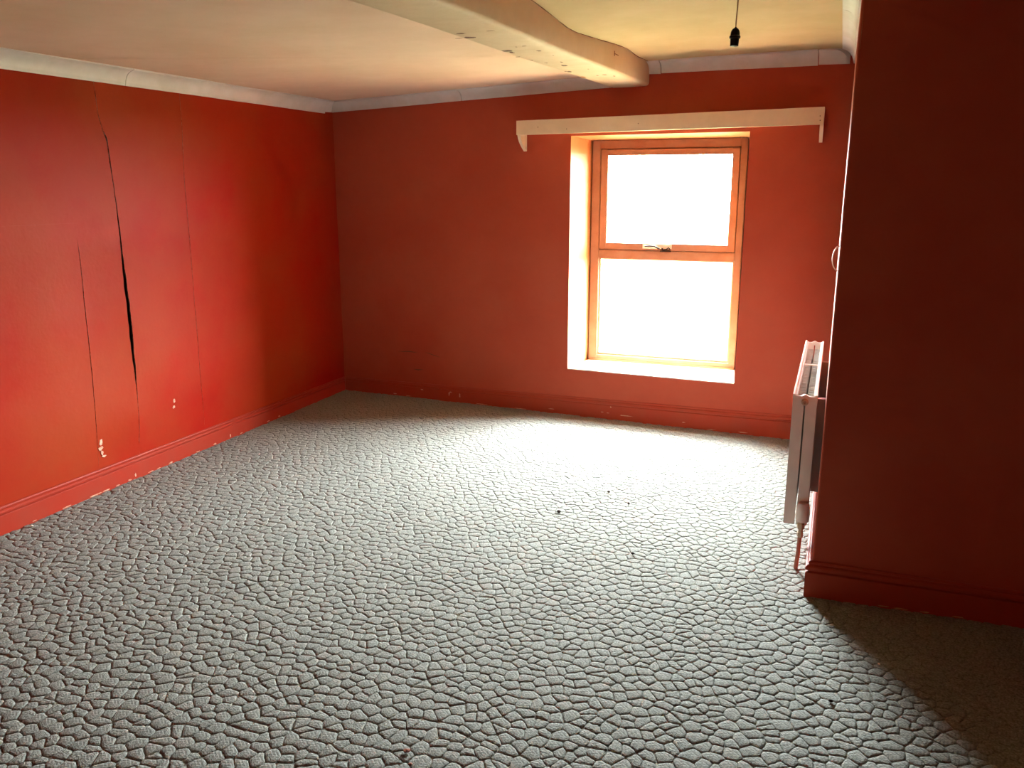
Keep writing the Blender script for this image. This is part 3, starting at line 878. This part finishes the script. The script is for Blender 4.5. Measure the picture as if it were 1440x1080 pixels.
pads = []
for (i, j), (x, y) in cells.items():
    if not inside_room(x, y): continue
    pg = [(x - .08, y - .08), (x + .08, y - .08), (x + .08, y + .08), (x - .08, y + .08)]
    nb_ = []
    for dj in range(-3, 4):
        for di in range(-3, 4):
            if (di or dj) and (i + di, j + dj) in cells:
                q = cells[(i + di, j + dj)]
                nb_.append(((q[0] - x) ** 2 + (q[1] - y) ** 2, q))
    nb_.sort(key=lambda t: t[0])
    for d2, q in nb_[:18]:
        pg = clip(pg, (x + q[0]) / 2, (y + q[1]) / 2, q[0] - x, q[1] - y)
        if len(pg) < 3: break
    if len(pg) < 3: continue
    # drop tiny edges, then cut corners so that the outline is rounded
    cp = []
    for p in pg:
        if not cp or math.hypot(p[0] - cp[-1][0], p[1] - cp[-1][1]) > .006: cp.append(p)
    if len(cp) > 3 and math.hypot(cp[0][0] - cp[-1][0], cp[0][1] - cp[-1][1]) < .006: cp.pop()
    if len(cp) < 3: continue
    rp = []
    n = len(cp)
    for k in range(n):
        a, b_ = cp[k], cp[(k + 1) % n]
        l = math.hypot(b_[0] - a[0], b_[1] - a[1])
        ts = (.20, .80) if l < .026 else (.15, .5, .85)
        for t in ts:
            wob = 0 if t != .5 else rng.uniform(-.0026, .0022)
            px_, py_ = lerp(a[0], b_[0], t), lerp(a[1], b_[1], t)
            rp.append((px_ + (b_[1] - a[1]) / l * wob, py_ - (b_[0] - a[0]) / l * wob))
    gx = sum(p[0] for p in rp) / len(rp); gy = sum(p[1] for p in rp) / len(rp)
    area = abs(sum(rp[k][0] * rp[(k + 1) % len(rp)][1] - rp[(k + 1) % len(rp)][0] * rp[k][1] for k in range(len(rp)))) / 2
    if area < 2e-4: continue
    pads.append((gx, gy, rp, area))

def pad_geo(gx, gy, rp, ox=0, oy=0):
    V = []; F_ = []; n = len(rp)
    rad_ = sum(math.hypot(p[0] - gx, p[1] - gy) for p in rp) / n
    top = rng.uniform(-.0005, .0007)
    gap = rng.uniform(-.0010, .0007)
    tx, ty = rng.uniform(-.008, .008), rng.uniform(-.008, .008)
    for ins, z in ((gap, -.0045), (gap + .0012, -.0017), (gap + .0036, -.0003), (gap + .0100, .0003)):
        for p in rp:
            dx, dy = p[0] - gx, p[1] - gy; l = math.hypot(dx, dy) or 1
            s = max(.25, 1 - ins / l)
            zz_ = z + (top + dx * s * tx + dy * s * ty + rng.uniform(-.0003, .0003) if z > -.004 else 0)
            V.append((gx + dx * s - ox, gy + dy * s - oy, zz_))
    V.append((gx - ox, gy - oy, .0005 + top))
    for r_ in range(3):
        for k in range(n):
            k2 = (k + 1) % n
            F_.append((r_ * n + k, r_ * n + k2, (r_ + 1) * n + k2, (r_ + 1) * n + k))
    for k in range(n): F_.append((3 * n + k, 3 * n + (k + 1) % n, 4 * n))
    return V, F_

order = sorted(range(len(pads)), key=lambda k: -seen_size(pads[k][0], pads[k][1], pads[k][3]))
near = set(order[:300])
mb = MB()
for k, (gx, gy, rp, area) in enumerate(pads):
    if k in near:
        V, F_ = pad_geo(gx, gy, rp, gx, gy)
        o = mesh_obj('pile_pad', V, F_, M['carpet'], carpet, smooth=True)
        o.location = (gx, gy, 0)
    else:
        V, F_ = pad_geo(gx, gy, rp)
        mb.add(V, F_)
o = mesh_obj('pile_pads', mb.v, mb.f, M['carpet'], carpet, smooth=True)
tag(o, kind='stuff')

# ------------------------------------------------------------------ crumbs lying on the carpet
def crumb(name, x, y, sx, sy, sz, material, label, cat):
    bm_ = bmesh.new(); bmesh.ops.create_icosphere(bm_, subdivisions=2, radius=1)
    for v in bm_.verts:
        k = 1 + .35 * nz(v.co.x + x * 9, v.co.y + y * 9, v.co.z, 1.6)
        v.co = Vector((v.co.x * sx * k, v.co.y * sy * k, v.co.z * sz * k))
    me = bpy.data.meshes.new(name); bm_.to_mesh(me); bm_.free(); me.materials.append(M[material])
    o_ = bpy.data.objects.new(name, me); COL.objects.link(o_); o_.location = (x, y, .003 + sz * .7)
    tag(o_, label, cat)
crumb('leaf_scrap', -.962, 1.758, .010, .008, .003, 'debris_brown', 'brown leaf scrap on the carpet nearest the viewer, largest of the litter', 'debris')
crumb('leaf_scrap', -.928, 1.712, .006, .006, .003, 'debris_brown', 'tiny reddish scrap just right of the larger brown leaf scrap', 'debris')
crumb('dark_crumb', -1.086, 3.552, .010, .009, .006, 'debris_dark', 'dark crumb on the carpet in the middle of the room', 'debris')
crumb('dark_crumb', -.929, 3.895, .007, .007, .005, 'debris_dark', 'dark crumb on the bright carpet nearest the window', 'debris')
crumb('dark_crumb', -.656, 3.215, .007, .006, .005, 'debris_dark', 'dark crumb on the carpet left of the radiator pipe', 'debris')
crumb('dark_crumb', -.800, 3.776, .006, .006, .004, 'debris_dark', 'small dark crumb right of the crumb nearest the window', 'debris')
crumb('dark_crumb', .123, 2.404, .007, .005, .004, 'debris_dark', 'dark crumb on the carpet near the shadow edge at lower right', 'debris')
crumb('plaster_crumb', .269, 2.672, .004, .004, .003, 'debris_white', 'white plaster crumb in the shadow at lower right', 'debris')
crumb('plaster_crumb', -3.282, 2.551, .008, .006, .004, 'debris_white', 'white plaster crumb by the left wall baseboard', 'debris')
crumb('plaster_crumb', -1.889, 2.195, .005, .004, .003, 'debris_white', 'white plaster crumb on the open carpet at lower left', 'debris')
